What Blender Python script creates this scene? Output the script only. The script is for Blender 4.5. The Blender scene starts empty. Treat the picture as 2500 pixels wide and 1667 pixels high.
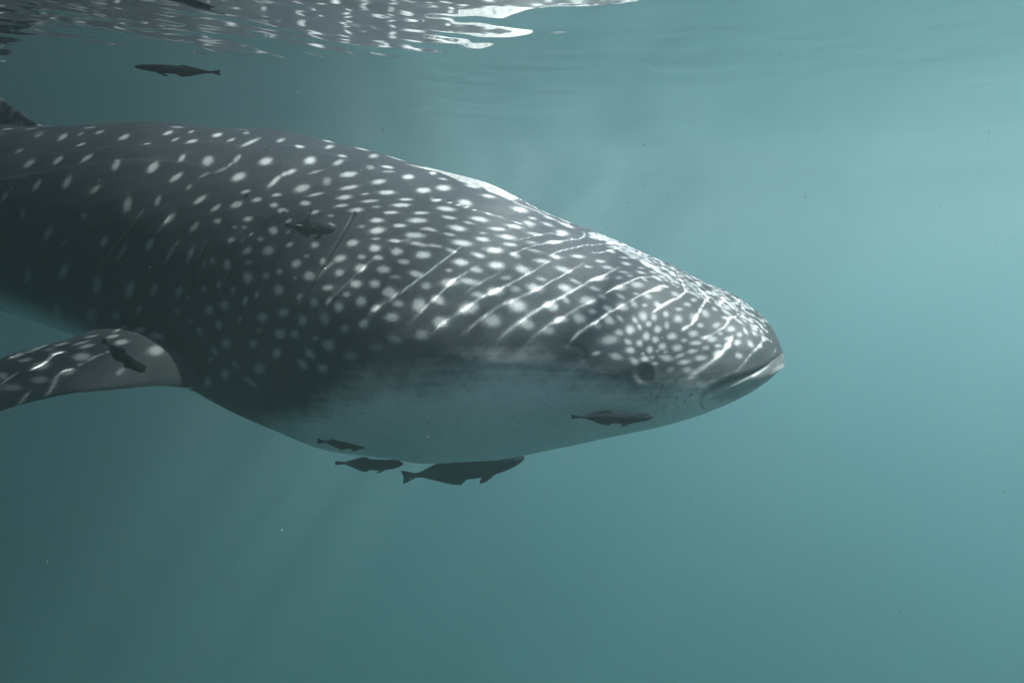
import bpy, bmesh, math, random
import numpy as np
from mathutils import Vector, Matrix, Quaternion

random.seed(4); RNG = np.random.default_rng(7)
scene = bpy.context.scene
COL = scene.collection

# ------------------------------------------------------------------ camera, sky, sun, exposure
PITCH = math.atan(233.5 / 1667.0)              # the lens looks 8 degrees below the horizontal
cam_data = bpy.data.cameras.new("camera")
cam_data.sensor_width = 36.0
cam_data.lens = 24.0
cam_data.clip_start = 0.05
cam_data.clip_end = 400.0
camera = bpy.data.objects.new("camera", cam_data)
camera.location = (0, 0, 0)
camera.rotation_euler = (math.pi/2 - PITCH, 0, 0)
COL.objects.link(camera)
scene.camera = camera

TO_SUN = np.array([0.57, 0.02, 0.80]); TO_SUN /= np.linalg.norm(TO_SUN)
SUN_STRENGTH = 5.0
SKY_STRENGTH = 0.12
EXPOSURE = 1.6
WATER_DENSITY = 0.152
WATER_COLOR = (0.43, 0.53, 0.54)
WATER_ABSORB = (0,0.10,0.12)
WATER_ANISO = 0.78

world = bpy.data.worlds.new("World"); scene.world = world; world.use_nodes = True
wn = world.node_tree; bg = wn.nodes["Background"]
sky = wn.nodes.new("ShaderNodeTexSky"); sky.sky_type = 'NISHITA'; sky.sun_disc = False
sky.sun_elevation = math.asin(TO_SUN[2])
sky.sun_rotation = math.atan2(TO_SUN[0], TO_SUN[1])
wn.links.new(sky.outputs[0], bg.inputs[0]); bg.inputs[1].default_value = SKY_STRENGTH

sun_data = bpy.data.lights.new("sun", 'SUN'); sun_data.energy = SUN_STRENGTH
sun_data.angle = math.radians(0.35); sun_data.color = (1.0, 0.96, 0.90)
sun = bpy.data.objects.new("sun", sun_data)
sun.rotation_euler = Vector(TO_SUN).to_track_quat('Z', 'Y').to_euler()
sun.location = (4, 1, 8); COL.objects.link(sun)

vs = scene.view_settings
vs.view_transform = 'Standard'; vs.look = 'None'; vs.exposure = EXPOSURE; vs.gamma = 1.0
vs.use_curve_mapping = False
cy = scene.cycles
cy.max_bounces = 8; cy.diffuse_bounces = 2; cy.glossy_bounces = 3; cy.transmission_bounces = 2
cy.volume_bounces = 5; cy.transparent_max_bounces = 8
cy.use_denoising = True
try: cy.denoiser = 'OPENIMAGEDENOISE'
except Exception: pass
cy.sample_clamp_indirect = 4.0
cy.caustics_reflective = False; cy.caustics_refractive = False

# ------------------------------------------------------------------ measuring: photo pixels to places
W0, H0, F0 = 2500.0, 1667.0, 1667.0
SP, CP = math.sin(PITCH), math.cos(PITCH)

def at(px, py, Y):
    """point of the place that stands at world depth Y under photo pixel (px,py)"""
    x = (px - W0/2)/F0; y = (H0/2 - py)/F0
    dy = y*SP + CP; dz = y*CP - SP
    k = Y/dy
    return np.array([x*k, Y, dz*k])

def proj(P):
    P = np.asarray(P)
    d = P[..., 1]*CP - P[..., 2]*SP
    v = P[..., 1]*SP + P[..., 2]*CP
    d = np.maximum(d, 1e-3)
    return W0/2 + F0*P[..., 0]/d, H0/2 - F0*v/d

def curve(xs, ys, x):
    """smooth (Fritsch-Carlson) interpolation through control points"""
    xs = np.asarray(xs, float); ys = np.asarray(ys, float); x = np.asarray(x, float)
    h = np.diff(xs); d = np.diff(ys)/h
    m = np.zeros(len(xs)); m[0] = d[0]; m[-1] = d[-1]
    for i in range(1, len(xs)-1):
        if d[i-1]*d[i] > 0:
            w1 = 2*h[i]+h[i-1]; w2 = h[i]+2*h[i-1]
            m[i] = (w1+w2)/(w1/d[i-1]+w2/d[i])
    k = np.clip(np.searchsorted(xs, x)-1, 0, len(h)-1)
    t = np.clip((x-xs[k])/h[k], 0, 1)
    return ((2*t**3-3*t**2+1)*ys[k] + (t**3-2*t**2+t)*h[k]*m[k]
            + (-2*t**3+3*t**2)*ys[k+1] + (t**3-t**2)*h[k]*m[k+1])

# ---- the shark's spine in plan: (photo column, depth) of the middle plane, then on to the tail
AX = [(1898, 2.45), (1700, 2.46), (1500, 2.50), (1250, 2.57), (1000, 2.68), (750, 2.84), (500, 3.05), (250, 3.33), (0, 3.68)]
_pl = [((px-1250)/F0*Y*1.0, Y) for px, Y in AX]
_pl += [(-3.35, 4.05), (-4.4, 4.55), (-5.6, 4.95), (-6.6, 5.15)]
_pl = np.array(_pl)
_seg = np.r_[0, np.cumsum(np.hypot(*np.diff(_pl, axis=0).T))]
SL = _seg[-1]
def smooth1(a, n):
    k = np.ones(n)/n
    return np.convolve(np.pad(a, n//2, mode='edge'), k, 'valid')[:len(a)]
_sd = np.linspace(0, SL, 4001)
_xd = smooth1(curve(_seg, _pl[:, 0], _sd), 301); _yd = smooth1(curve(_seg, _pl[:, 1], _sd), 301)
_xd += _pl[0, 0]-_xd[0]; 
def spine(s):
    x = np.interp(s, _sd, _xd); y = np.interp(s, _sd, _yd)
    e = 0.02
    tx = np.interp(s+e, _sd, _xd)-np.interp(s-e, _sd, _xd); ty = np.interp(s+e, _sd, _yd)-np.interp(s-e, _sd, _yd)
    n = np.hypot(tx, ty)+1e-9
    return x, y, tx/n, ty/n
SEG = _seg

# pale spots of the hide: x, y, half length, half width, tilt, strength
SPOT_TEXT = """11 480 15.1 6.4 62 0.7;89 453 18.3 6.7 58 0.7;71 400 16.7 7.2 35 0.7;141 392 15.9 6.1 38 0.7;212 386 17.5 5.4 32 0.9;283 403 17.5 8.3 62 0.6;163 446 19.9 8.8 58 0.9;232 463 16.7 6.4 42 0.6;
311 500 19.9 10.8 75 0.8;51 315 10.4 4.8 15 0.5;94 330 11.2 4.5 25 0.35;153 335 15.1 6.1 33 0.7;243 323 12.0 3.8 17 0.7;198 353 12.8 3.2 18 0.8;303 335 15.9 5.7 25 0.9;197 327 9.6 3.2 28 0.3;
46 369 12.8 4.0 28 0.35;14 311 23.9 4.8 55 0.3;410 325 13.6 4.8 18 0.9;467 322 8.0 3.2 20 0.6;428 341 11.2 3.2 22 0.5;469 345 15.1 4.5 12 1;530 330 12.8 5.1 12 1;601 325 8.8 3.5 10 0.35;
564 342 11.2 3.5 20 0.6;611 348 25.5 4.5 24 0.8;685 343 12.0 4.5 18 0.55;359 351 10.4 1.9 7 0.6;444 386 12.0 6.1 50 0.8;373 409 18.3 9.9 40 1;507 393 15.9 11.5 30 1;578 388 14.4 6.4 48 0.5;
562 402 9.6 3.2 40 0.35;541 415 19.1 4.0 25 0.2;498 428 19.1 4.0 25 0.2;461 457 9.6 4.8 40 0.3;649 394 17.5 9.2 15 1;583 432 19.1 9.9 22 1;430 433 19.1 7.2 35 0.9;670 443 23.9 6.1 42 0.9;
694 425 9.6 5.6 30 0.8;385 490 14.4 6.4 62 0.5;488 488 18.3 6.7 35 1;526 508 15.9 5.7 32 0.8;600 468 12.8 4.1 14 0.8;627 488 12.0 5.7 12 1;675 476 12.0 4.5 5 0.85;578 499 15.9 8.0 18 1;
669 501 10.4 6.1 0 1;688 514 12.0 6.1 5 1.1;731 358 12.0 4.0 -8 1;804 359 12.0 4.8 12 0.6;836 381 12.0 3.5 -8 0.7;912 381 12.8 5.6 5 0.5;757 392 15.1 9.9 10 1;826 397 14.4 6.1 22 0.6;
770 420 19.1 3.5 15 0.25;798 443 12.8 10.4 45 0.25;709 420 15.1 6.1 25 0.8;851 426 21.5 7.2 5 1;737 460 19.9 9.6 15 1;853 458 24.7 5.1 10 0.8;946 408 15.9 3.5 -8 0.9;924 444 19.1 6.4 8 0.8;
996 432 15.1 6.4 0 0.9;948 419 15.9 3.2 0 0.25;904 409 11.2 5.6 -10 0.2;770 475 21.5 3.5 12 0.8;745 496 13.6 6.4 0 1;841 482 19.1 5.7 8 1;834 502 16.7 3.8 8 0.85;891 474 11.2 2.9 5 0.4;
944 470 23.1 5.7 0 1;902 491 20.7 3.8 5 0.8;991 487 17.5 3.2 0 0.8;979 501 23.1 4.8 0 1;1034 465 19.1 6.7 0 1;768 518 12.8 4.5 15 0.9;869 513 19.1 5.7 5 1;808 527 8.8 3.5 0 0.35;
918 505 12.8 2.9 0 0.3;955 519 19.1 4.1 0 0.85;920 538 17.5 6.1 0 1;1028 520 19.9 3.8 0 0.95;1019 538 23.9 6.7 0 1;976 551 16.7 4.8 0 0.85;1044 559 17.5 4.1 -3 0.8;921 563 19.9 8.0 8 1;
1013 574 25.5 7.2 -3 1.1;882 553 9.6 4.0 0 0.25;705 539 8.8 4.5 35 0.8;772 570 9.6 3.5 0 0.5;810 548 9.6 2.9 -25 0.8;703 567 6.4 3.2 30 0.4;700 515 4.0 3.2 0 0.7;1057 423 9.6 4.0 -5 0.9;
1081 437 12.8 2.6 -10 0.45;1083 459 18.3 7.7 -3 1;1153 455 18.3 3.5 -12 0.8;1192 479 16.7 4.1 -10 0.8;1136 495 17.5 7.7 -12 1;1243 484 17.5 3.5 -20 0.7;1270 512 19.1 6.1 -12 1;1089 510 22.3 5.7 -6 1;
1062 489 12.0 3.8 -3 0.8;1096 531 17.5 3.8 -10 0.85;1170 535 21.5 5.4 -10 1;1145 544 12.8 3.2 -12 0.4;1117 557 22.3 6.4 -10 1;1053 561 14.4 4.0 -12 0.7;1096 572 17.5 3.5 -10 0.5;1256 553 19.1 4.5 -10 1.1;
1291 545 15.9 5.4 -15 0.6;1300 533 12.0 3.2 -12 0.4;1337 548 14.4 4.1 -18 0.5;1340 532 12.8 2.6 -18 0.6;1215 559 20.7 3.8 -6 0.8;1179 569 9.6 2.9 -5 0.35;1178 584 16.7 5.1 -8 0.9;1239 579 20.7 5.4 -8 1;
1128 593 23.9 7.3 -8 1;1305 571 17.5 3.5 -8 0.6;1372 568 15.9 5.7 -12 0.9;1352 591 15.9 4.1 -3 1;1246 597 16.7 4.1 -5 0.9;1297 592 13.6 4.0 -5 0.4;1207 611 20.7 7.2 -5 1.1;1305 612 19.1 3.2 -10 0.35;
1168 623 17.5 5.6 -15 0.8;1258 623 12.8 5.6 -25 0.7;1124 640 19.1 8.0 -5 0.9;1322 637 17.5 5.1 -5 0.7;1357 628 12.8 4.1 -10 0.8;1384 550 17.5 3.2 -20 1;1061 600 20.7 4.0 -8 0.5;1102 612 14.4 4.8 -15 0.4;
1313 502 14.4 2.6 -20 0.5;1212 648 19.1 8.8 -5 1.1;1276 658 18.3 9.6 -20 1;1164 659 14.4 7.2 -10 0.5;1235 678 12.8 5.6 0 0.3;1376 658 19.1 6.4 -15 0.8;1097 689 23.9 9.6 5 0.6;1145 687 23.9 8.0 -10 0.5;
1069 732 17.5 11.2 -20 0.8;1209 711 19.9 9.6 0 1;1168 719 17.5 7.2 -5 0.45;1305 702 19.1 8.8 -15 0.8;1258 706 14.4 8.0 -10 0.3;1380 703 17.5 8.8 -15 0.9;1144 753 23.9 14.4 10 1;1262 746 23.9 14.4 -15 1;
1201 783 22.3 15.1 5 0.75;1346 748 17.5 11.2 -20 0.7;1075 786 19.1 14.4 0 0.7;1287 792 17.5 12.8 -10 0.55;1370 780 17.5 8.0 0 0.7;1381 732 12.8 6.4 -40 0.4;1340 808 14.4 9.6 0 0.35;1321 681 12.8 4.8 -15 0.3;
1096 660 9.6 4.8 0 0.3;1453 705 15.9 4.8 -20 0.6;1405 687 14.4 4.0 -25 0.5;1464 681 19.1 5.6 5 1;1554 695 15.1 7.7 -5 1;1515 703 13.6 6.4 5 1;1434 733 19.1 10.4 -5 1.15;1471 724 11.2 5.6 -20 0.6;
1515 723 12.8 4.5 -30 0.5;1552 717 8.0 3.5 -15 0.5;1581 723 10.4 6.1 -10 0.7;1605 707 12.8 4.8 10 0.9;1649 718 11.2 5.6 -20 0.7;1547 741 10.4 7.2 -50 0.6;1519 749 13.6 9.6 -20 1.1;1483 753 11.2 6.4 -30 0.9;
1415 777 17.5 12.0 -30 0.8;1447 761 9.6 6.4 -10 0.7;1485 780 16.7 9.6 -30 0.85;1514 777 10.4 5.6 -45 0.55;1458 794 11.2 9.6 0 0.6;1367 782 17.5 6.4 20 0.7;1570 772 12.0 10.4 -60 1;1597 775 8.0 7.7 0 0.9;
1574 745 6.4 4.5 0 0.5;1605 743 9.6 6.4 -30 0.8;1626 767 7.7 7.7 0 0.9;1550 781 9.6 6.4 -50 0.8;1561 798 8.0 4.8 -65 1;1584 791 7.7 7.7 0 0.7;1538 805 10.8 11.2 0 1.1;1511 812 11.2 8.8 0 0.8;
1606 804 9.6 9.9 0 0.95;1628 794 6.1 9.9 0 0.7;1656 778 10.8 9.9 0 1;1678 743 9.6 5.1 -10 0.8;1658 755 9.6 4.5 0 0.7;1578 821 8.8 10.8 0 1;1600 829 8.3 8.8 0 1;1641 821 12.0 8.3 0 1;
1533 834 10.4 6.7 -35 0.6;1562 838 8.3 8.3 -45 0.85;1539 855 12.0 8.0 -10 0.8;1587 854 8.0 9.2 0 1;1617 846 10.4 9.6 0 0.95;1605 857 5.6 4.8 0 0.4;1625 859 6.4 4.8 0 0.4;1654 849 12.4 8.8 0 1;
1671 831 7.7 5.1 0 0.6;1692 814 11.2 8.0 0 0.9;1488 829 22.3 11.2 10 1;1456 862 10.4 5.1 10 1;1504 870 17.5 8.0 -15 0.5;1574 876 9.6 7.7 0 1;1570 864 5.6 4.8 0 0.5;1592 872 5.6 4.5 0 0.5;
1549 882 13.6 8.0 -40 0.7;1600 887 8.8 4.0 0 0.4;1627 874 17.5 8.0 -15 0.7;1660 868 13.6 5.1 25 0.6;1670 884 15.9 6.7 5 0.7;1689 858 11.2 5.6 10 0.6;1678 903 14.4 8.0 0 0.55;1637 903 11.2 8.0 20 0.35;
1699 837 14.4 5.6 0 0.8;1354 750 9.6 9.6 0 0.8;1694 774 11.2 10.4 0 1;1694 732 8.0 4.8 0 0.8;1411 626 15.9 4.0 -5 1;1466 638 12.8 3.8 -8 0.8;1484 653 13.6 4.5 -10 0.9;1494 614 9.6 3.5 -15 0.7;
1524 629 10.4 2.6 -8 0.7;1545 629 10.4 2.9 -15 0.9;1576 635 8.8 2.6 -20 0.7;1529 644 12.0 3.8 -12 0.9;1581 648 14.4 4.1 -25 1;1565 665 11.2 2.9 -15 0.9;1595 665 9.6 2.4 -20 0.7;1618 667 9.6 2.2 -25 0.8;
1624 656 13.6 2.6 -28 0.9;1642 672 9.6 1.9 -28 0.7;1436 651 10.4 3.2 -10 0.5;1522 664 14.4 3.2 -8 0.5;1511 678 8.8 4.0 0 0.5;1537 673 8.0 3.2 -10 0.4;1565 654 8.0 2.2 -10 0.5;1536 611 12.8 2.6 -22 0.8;
1497 604 14.4 2.2 -15 0.6;1606 680 13.6 3.5 -25 0.9;1639 682 14.4 2.9 -28 0.8;1573 682 9.6 3.2 -30 0.5;1690 715 12.8 3.2 -30 0.8;1663 675 8.0 1.9 -30 0.8;1457 580 12.8 2.2 -20 0.5;1722 765 11.2 8.0 -35 1;
1745 754 8.0 4.1 -30 0.7;1710 794 8.0 6.1 -10 0.8;1749 794 9.6 7.2 30 0.7;1693 814 11.5 8.0 0 1;1785 803 11.5 7.2 0 1;1759 814 6.4 4.0 -15 0.5;1805 817 7.7 6.7 0 0.8;1772 776 9.6 4.0 -10 0.9;
1773 762 14.4 3.5 -32 0.9;1804 784 14.4 3.5 -35 0.7;1820 808 10.4 4.0 -60 0.9;1842 814 9.6 4.0 -45 0.8;1738 828 11.2 7.7 0 0.9;1779 827 10.4 6.1 0 0.9;1800 836 8.8 7.7 0 0.95;1833 840 10.4 6.7 -45 0.8;
1753 844 8.0 4.8 0 0.6;1697 837 13.6 5.4 5 0.9;1690 857 13.6 5.6 10 0.8;1670 831 8.0 5.7 0 0.6;1723 849 9.6 6.4 0 0.5;1711 874 14.4 7.2 5 0.7;1804 868 9.6 7.2 -20 0.6;1856 845 6.4 4.8 0 0.5;
1718 824 8.0 4.8 0 0.5;1778 843 8.0 8.0 0 1;1751 862 11.2 8.0 20 0.8;414 534 19.9 7.7 42 1;474 554 17.5 6.4 48 0.7;365 596 19.1 10.4 65 0.9;413 622 25.5 6.1 62 0.5;432 594 9.6 4.0 55 0.3;
463 622 20.7 7.2 68 0.6;531 540 9.6 6.4 15 0.7;605 535 12.0 6.7 10 0.9;564 586 10.4 6.7 35 0.8;667 563 12.0 9.9 0 1.2;636 584 8.8 6.7 0 0.5;603 612 14.4 8.8 35 0.9;655 612 15.1 11.2 20 1;
613 572 6.4 2.9 40 0.6;593 586 8.0 1.6 55 0.4;555 647 9.6 14.4 0 0.8;606 641 10.4 5.6 0 0.4;605 679 12.4 15.1 0 1;650 673 9.6 9.6 0 0.6;682 663 8.8 7.7 0 0.6;680 708 13.6 14.4 0 0.9;
598 734 13.6 7.2 72 0.9;627 720 6.4 9.6 0 0.6;569 708 7.2 9.6 0 0.5;534 695 11.2 5.6 80 0.6;497 705 8.0 7.2 0 0.5;437 712 15.9 10.4 60 0.7;376 708 17.5 8.0 70 0.6;548 746 12.0 12.8 0 0.9;
511 757 10.4 13.6 0 0.8;519 636 6.4 9.6 0 0.3;497 644 8.0 4.0 70 0.3;461 728 6.4 4.8 0 0.4;692 763 14.4 12.0 0 0.8;573 555 6.4 4.8 0 0.4;596 555 7.2 4.8 0 0.35;432 759 7.2 9.6 0 0.25;
534 793 9.6 12.0 0 0.9;585 780 7.2 9.6 0 0.5;640 775 12.8 13.6 0 1;684 815 14.4 12.8 0 1;617 839 12.0 12.0 0 0.8;675 862 12.0 14.4 0 1;552 838 12.8 14.4 0 0.8;524 858 14.4 7.2 -55 0.6;
550 913 11.2 15.1 0 0.8;633 900 14.4 14.4 0 0.7;508 932 9.6 12.8 0 0.7;487 809 14.4 6.4 -60 0.4;574 890 12.8 7.2 -50 0.4;611 932 20.7 7.2 -38 0.5;632 807 8.0 7.2 0 0.4;463 785 8.0 8.0 0 0.3;
514 878 6.4 11.2 0 0.3;768 598 11.5 8.3 10 1;707 597 9.6 6.1 30 0.8;861 593 15.9 8.3 12 1;915 606 15.1 9.2 0 0.95;969 614 15.1 9.2 0 0.95;1033 622 19.1 9.2 0 1;830 631 15.9 8.8 22 1;
723 644 13.1 10.4 20 0.9;789 638 9.6 8.0 30 0.7;755 674 14.4 12.0 0 1.1;883 627 12.0 6.1 0 0.5;923 629 12.8 6.1 -8 0.7;879 654 15.1 9.9 15 1;985 639 15.9 6.4 -8 0.7;937 658 17.5 9.9 0 0.9;
828 666 12.8 9.2 20 0.7;869 693 14.4 10.8 0 0.9;915 693 15.1 10.4 0 0.8;800 702 15.1 7.7 5 0.8;950 713 17.5 13.6 0 0.8;1014 668 17.5 8.0 -10 0.8;882 736 13.6 14.4 0 0.9;846 719 9.6 7.7 0 0.5;
767 740 11.5 11.5 0 0.75;825 749 11.5 14.4 0 0.75;972 741 15.1 9.6 0 0.55;1023 744 17.5 19.1 -45 0.9;956 775 19.1 12.0 0 0.8;802 735 12.0 6.4 55 0.6;915 752 12.8 8.8 30 0.7;963 588 17.5 4.0 -5 0.5;
1026 597 25.5 4.8 -8 0.5;918 583 12.8 3.5 0 0.4;739 783 12.0 13.6 0 0.7;794 780 13.6 14.4 0 0.6;888 792 13.6 13.6 0 0.6;841 802 12.8 12.8 0 0.5;749 625 8.0 5.6 0 0.3;720 679 6.4 5.6 0 0.3;
731 724 9.6 6.4 60 0.5;964 676 14.4 5.6 0 0.3;1041 698 12.8 9.6 0 0.35;719 815 11.2 10.4 0 0.7;770 826 9.6 8.0 0 0.4;802 843 17.5 14.4 -30 0.8;757 864 16.7 10.4 -45 0.8;739 890 17.5 9.6 -50 0.7;
788 899 14.4 12.0 -10 0.7;856 869 17.5 12.8 0 0.3;963 829 19.1 11.2 -15 0.35;1031 819 17.5 14.4 0 0.4;920 848 19.1 12.8 0 0.15;117 570 19.9 8.0 62 0.8;204 528 11.2 9.6 75 0.5;254 589 15.9 8.8 60 1;
155 662 22.3 9.6 62 0.8;67 672 22.3 8.0 80 0.6;237 697 22.3 10.4 85 0.9;317 708 25.5 10.4 72 0.9;156 594 14.4 5.6 45 0.3;296 618 28.7 4.8 60 0.35;55 523 14.4 7.2 -80 0.3;19 745 20.7 9.6 -60 0.4;
76 759 22.3 9.6 -65 0.5;140 764 23.9 12.8 -75 0.5;223 769 19.1 14.4 80 0.4;283 769 15.9 11.2 80 0.5;339 756 14.4 7.2 60 0.5"""
SPOT_TEXT = SPOT_TEXT.replace("\n", "")

# ------------------------------------------------------------------ helpers
def tag(o, label=None, cat=None, group=None, kind=None):
    for k, v in (("label", label), ("category", cat), ("group", group), ("kind", kind)):
        if v: o[k] = v
    return o

def new_object(name, me, mat=None, parent=None):
    o = bpy.data.objects.new(name, me); COL.objects.link(o)
    if mat: me.materials.append(mat)
    if parent: o.parent = parent
    return o

def empty(name, loc=(0, 0, 0)):
    o = bpy.data.objects.new(name, None); o.location = loc; o.empty_display_size = 0.1
    COL.objects.link(o); return o

def mesh_np(name, V, quads=None, tris=None, smooth=True):
    """mesh from numpy arrays"""
    V = np.ascontiguousarray(V, np.float32).reshape(-1, 3)
    parts = []; starts = []; tot = 0; n = 0
    for f, k in ((quads, 4), (tris, 3)):
        if f is not None and len(f):
            f = np.asarray(f, np.int32).reshape(-1, k)
            parts.append(f.ravel()); starts.append(tot + np.arange(len(f), dtype=np.int32)*k); tot += f.size; n += len(f)
    me = bpy.data.meshes.new(name)
    me.vertices.add(len(V)); me.vertices.foreach_set("co", V.ravel())
    me.loops.add(tot); me.loops.foreach_set("vertex_index", np.concatenate(parts))
    me.polygons.add(n); me.polygons.foreach_set("loop_start", np.concatenate(starts).astype(np.int32))
    me.update(calc_edges=True); me.validate()
    me.polygons.foreach_set("use_smooth", np.full(len(me.polygons), smooth, bool)); me.update()
    return me

def set_attr(me, name, arr):
    a = me.attributes.new(name, 'FLOAT_COLOR', 'POINT')
    a.data.foreach_set("color", np.ascontiguousarray(arr, np.float32).ravel())

def grid_faces(nu, nv, wrap):
    i = np.arange(nu-1)[:, None]; j = np.arange(nv if wrap else nv-1)[None]
    j2 = (j+1) % nv
    return np.stack([(i*nv+j)+0*j2, i*nv+j2, (i+1)*nv+j2, (i+1)*nv+j+0*j2], -1).reshape(-1, 4)

def smoothstep(a, b, x):
    t = np.clip((x-a)/(b-a), 0, 1); return t*t*(3-2*t)

def sinfield(P, n, lam0, lam1, seed):
    """cheap smooth noise in [-1,1]: a sum of plane waves"""
    r = np.random.default_rng(seed); P = np.asarray(P); out = np.zeros(P.shape[:-1])
    for _ in range(n):
        d = r.normal(size=P.shape[-1]); d /= np.linalg.norm(d)
        out += np.sin((P@d)*2*math.pi/r.uniform(lam0, lam1) + r.uniform(0, 6.28))
    return out/math.sqrt(n)/1.2

def seg_dist(px, py, pts, vals=None, bbox=40):
    """signed distance (positive below the line in the photo) to a polyline, and interpolated values"""
    D = np.full(px.shape, 1e9); S = np.ones(px.shape); VV = [np.zeros(px.shape) for _ in (vals[0] if vals else ())]
    for k in range(len(pts)-1):
        (x0, y0), (x1, y1) = pts[k][:2], pts[k+1][:2]
        m = (px > min(x0, x1)-bbox) & (px < max(x0, x1)+bbox) & (py > min(y0, y1)-bbox) & (py < max(y0, y1)+bbox)
        if not m.any(): continue
        X, Y = px[m], py[m]; dx, dy = x1-x0, y1-y0; L2 = dx*dx+dy*dy+1e-9
        t = np.clip(((X-x0)*dx+(Y-y0)*dy)/L2, 0, 1)
        d = np.hypot(X-x0-t*dx, Y-y0-t*dy)
        sg = np.sign(dx*(Y-y0)-dy*(X-x0)); sg = np.where(dx < 0, -sg, sg)
        old = D[m]; b = d < old
        idx = np.flatnonzero(m)[b] if m.ndim == 1 else None
        D.flat[idx] = d[b]; S.flat[idx] = sg[b]
        for q in range(len(VV)):
            v = vals[k][q]+(vals[k+1][q]-vals[k][q])*t
            VV[q].flat[idx] = v[b]
    return D, S, VV

# ------------------------------------------------------------------ node helpers / materials
def material(name):
    m = bpy.data.materials.new(name); m.use_nodes = True
    nt = m.node_tree; b = nt.nodes.get("Principled BSDF")
    return m, nt, b

def N(nt, t, **kw):
    n = nt.nodes.new(t)
    for k, v in kw.items(): setattr(n, k, v)
    return n

def math_node(nt, op, a, b=None, clamp=False):
    n = N(nt, "ShaderNodeMath", operation=op); n.use_clamp = clamp
    for i, v in enumerate((a, b)):
        if v is None: continue
        if isinstance(v, (int, float)): n.inputs[i].default_value = v
        else: nt.links.new(v, n.inputs[i])
    return n.outputs[0]

def mix_col(nt, f, a, b, mode='MIX'):
    n = N(nt, "ShaderNodeMix", data_type='RGBA', blend_type=mode)
    for i, v in ((0, f), (6, a), (7, b)):
        if isinstance(v, (int, float)): n.inputs[i].default_value = v
        elif isinstance(v, tuple): n.inputs[i].default_value = (*v, 1)
        else: nt.links.new(v, n.inputs[i])
    return n.outputs[2]

def noise(nt, scale, detail=3, rough=0.5, stretch=None):
    tc = N(nt, "ShaderNodeTexCoord"); n = N(nt, "ShaderNodeTexNoise")
    n.inputs["Scale"].default_value = scale; n.inputs["Detail"].default_value = detail; n.inputs["Roughness"].default_value = rough
    if stretch:
        mp = N(nt, "ShaderNodeMapping"); mp.inputs["Scale"].default_value = stretch
        nt.links.new(tc.outputs["Object"], mp.inputs[0]); nt.links.new(mp.outputs[0], n.inputs["Vector"])
    else: nt.links.new(tc.outputs["Object"], n.inputs["Vector"])
    return n.outputs["Fac"]

def skin_material(name):
    """whale shark hide: attribute R = pale spot, G = white belly, B = pale scratches and painted sun patch, A = dark mark"""
    m, nt, b = material(name)
    at_ = N(nt, "ShaderNodeAttribute"); at_.attribute_name = "pigment"
    sep = N(nt, "ShaderNodeSeparateColor"); nt.links.new(at_.outputs["Color"], sep.inputs[0])
    R, G, B = sep.outputs[0], sep.outputs[1], sep.outputs[2]; A = at_.outputs["Alpha"]
    fine = noise(nt, 190, 3, 0.7); mid = noise(nt, 26, 4, 0.6); big = noise(nt, 4.5, 3, 0.5)
    dark = mix_col(nt, big, (0.014, 0.019, 0.024), (0.040, 0.049, 0.056))
    dark = mix_col(nt, math_node(nt, 'MULTIPLY', mid, 0.5), dark, (0.048, 0.055, 0.060))
    # fine pale stippling of the denticles
    st = math_node(nt, 'MULTIPLY', math_node(nt, 'SUBTRACT', fine, 0.5), 0.16)
    dark = mix_col(nt, math_node(nt, 'ADD', st, 0.06, clamp=True), dark, (0.22, 0.245, 0.26))
    belly = mix_col(nt, mid, (0.72, 0.76, 0.76), (0.84, 0.87, 0.86))
    sp2 = noise(nt, 75, 3, 0.7)
    fl = math_node(nt, 'MULTIPLY', math_node(nt, 'SUBTRACT', sp2, 0.56, clamp=True), 4.0, clamp=True)
    belly = mix_col(nt, math_node(nt, 'MULTIPLY', fl, 0.55), belly, (0.22, 0.18, 0.19))
    base = mix_col(nt, G, dark, belly)
    edge = math_node(nt, 'MULTIPLY', math_node(nt, 'SUBTRACT', fine, 0.5), 0.9)
    inside = math_node(nt, 'MULTIPLY', R, math_node(nt, 'SUBTRACT', 1.0, math_node(nt, 'MULTIPLY', R, 0.72)))
    r2 = math_node(nt, 'ADD', R, math_node(nt, 'MULTIPLY', edge, math_node(nt, 'MULTIPLY', inside, 1.6)), clamp=True)
    base = mix_col(nt, r2, base, (0.50, 0.525, 0.53))
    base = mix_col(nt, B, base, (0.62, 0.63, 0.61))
    base = mix_col(nt, A, base, (0.030, 0.035, 0.038))
    nt.links.new(base, b.inputs["Base Color"])
    b.inputs["Roughness"].default_value = 0.55; b.inputs["Specular IOR Level"].default_value = 0.18
    bump = N(nt, "ShaderNodeBump"); bump.inputs["Strength"].default_value = 0.35; bump.inputs["Distance"].default_value = 0.002
    h = math_node(nt, 'ADD', fine, math_node(nt, 'MULTIPLY', mid, 2.0))
    nt.links.new(h, bump.inputs["Height"]); nt.links.new(bump.outputs[0], b.inputs["Normal"])
    return m

def plain_material(name, c1, c2, scale, rough=0.5, spec=0.2, bump=0.0):
    m, nt, b = material(name)
    f = noise(nt, scale, 4, 0.6)
    nt.links.new(mix_col(nt, f, c1, c2), b.inputs["Base Color"])
    b.inputs["Roughness"].default_value = rough; b.inputs["Specular IOR Level"].default_value = spec
    if bump:
        bn = N(nt, "ShaderNodeBump"); bn.inputs["Distance"].default_value = bump
        nt.links.new(f, bn.inputs["Height"]); nt.links.new(bn.outputs[0], b.inputs["Normal"])
    return m

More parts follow.
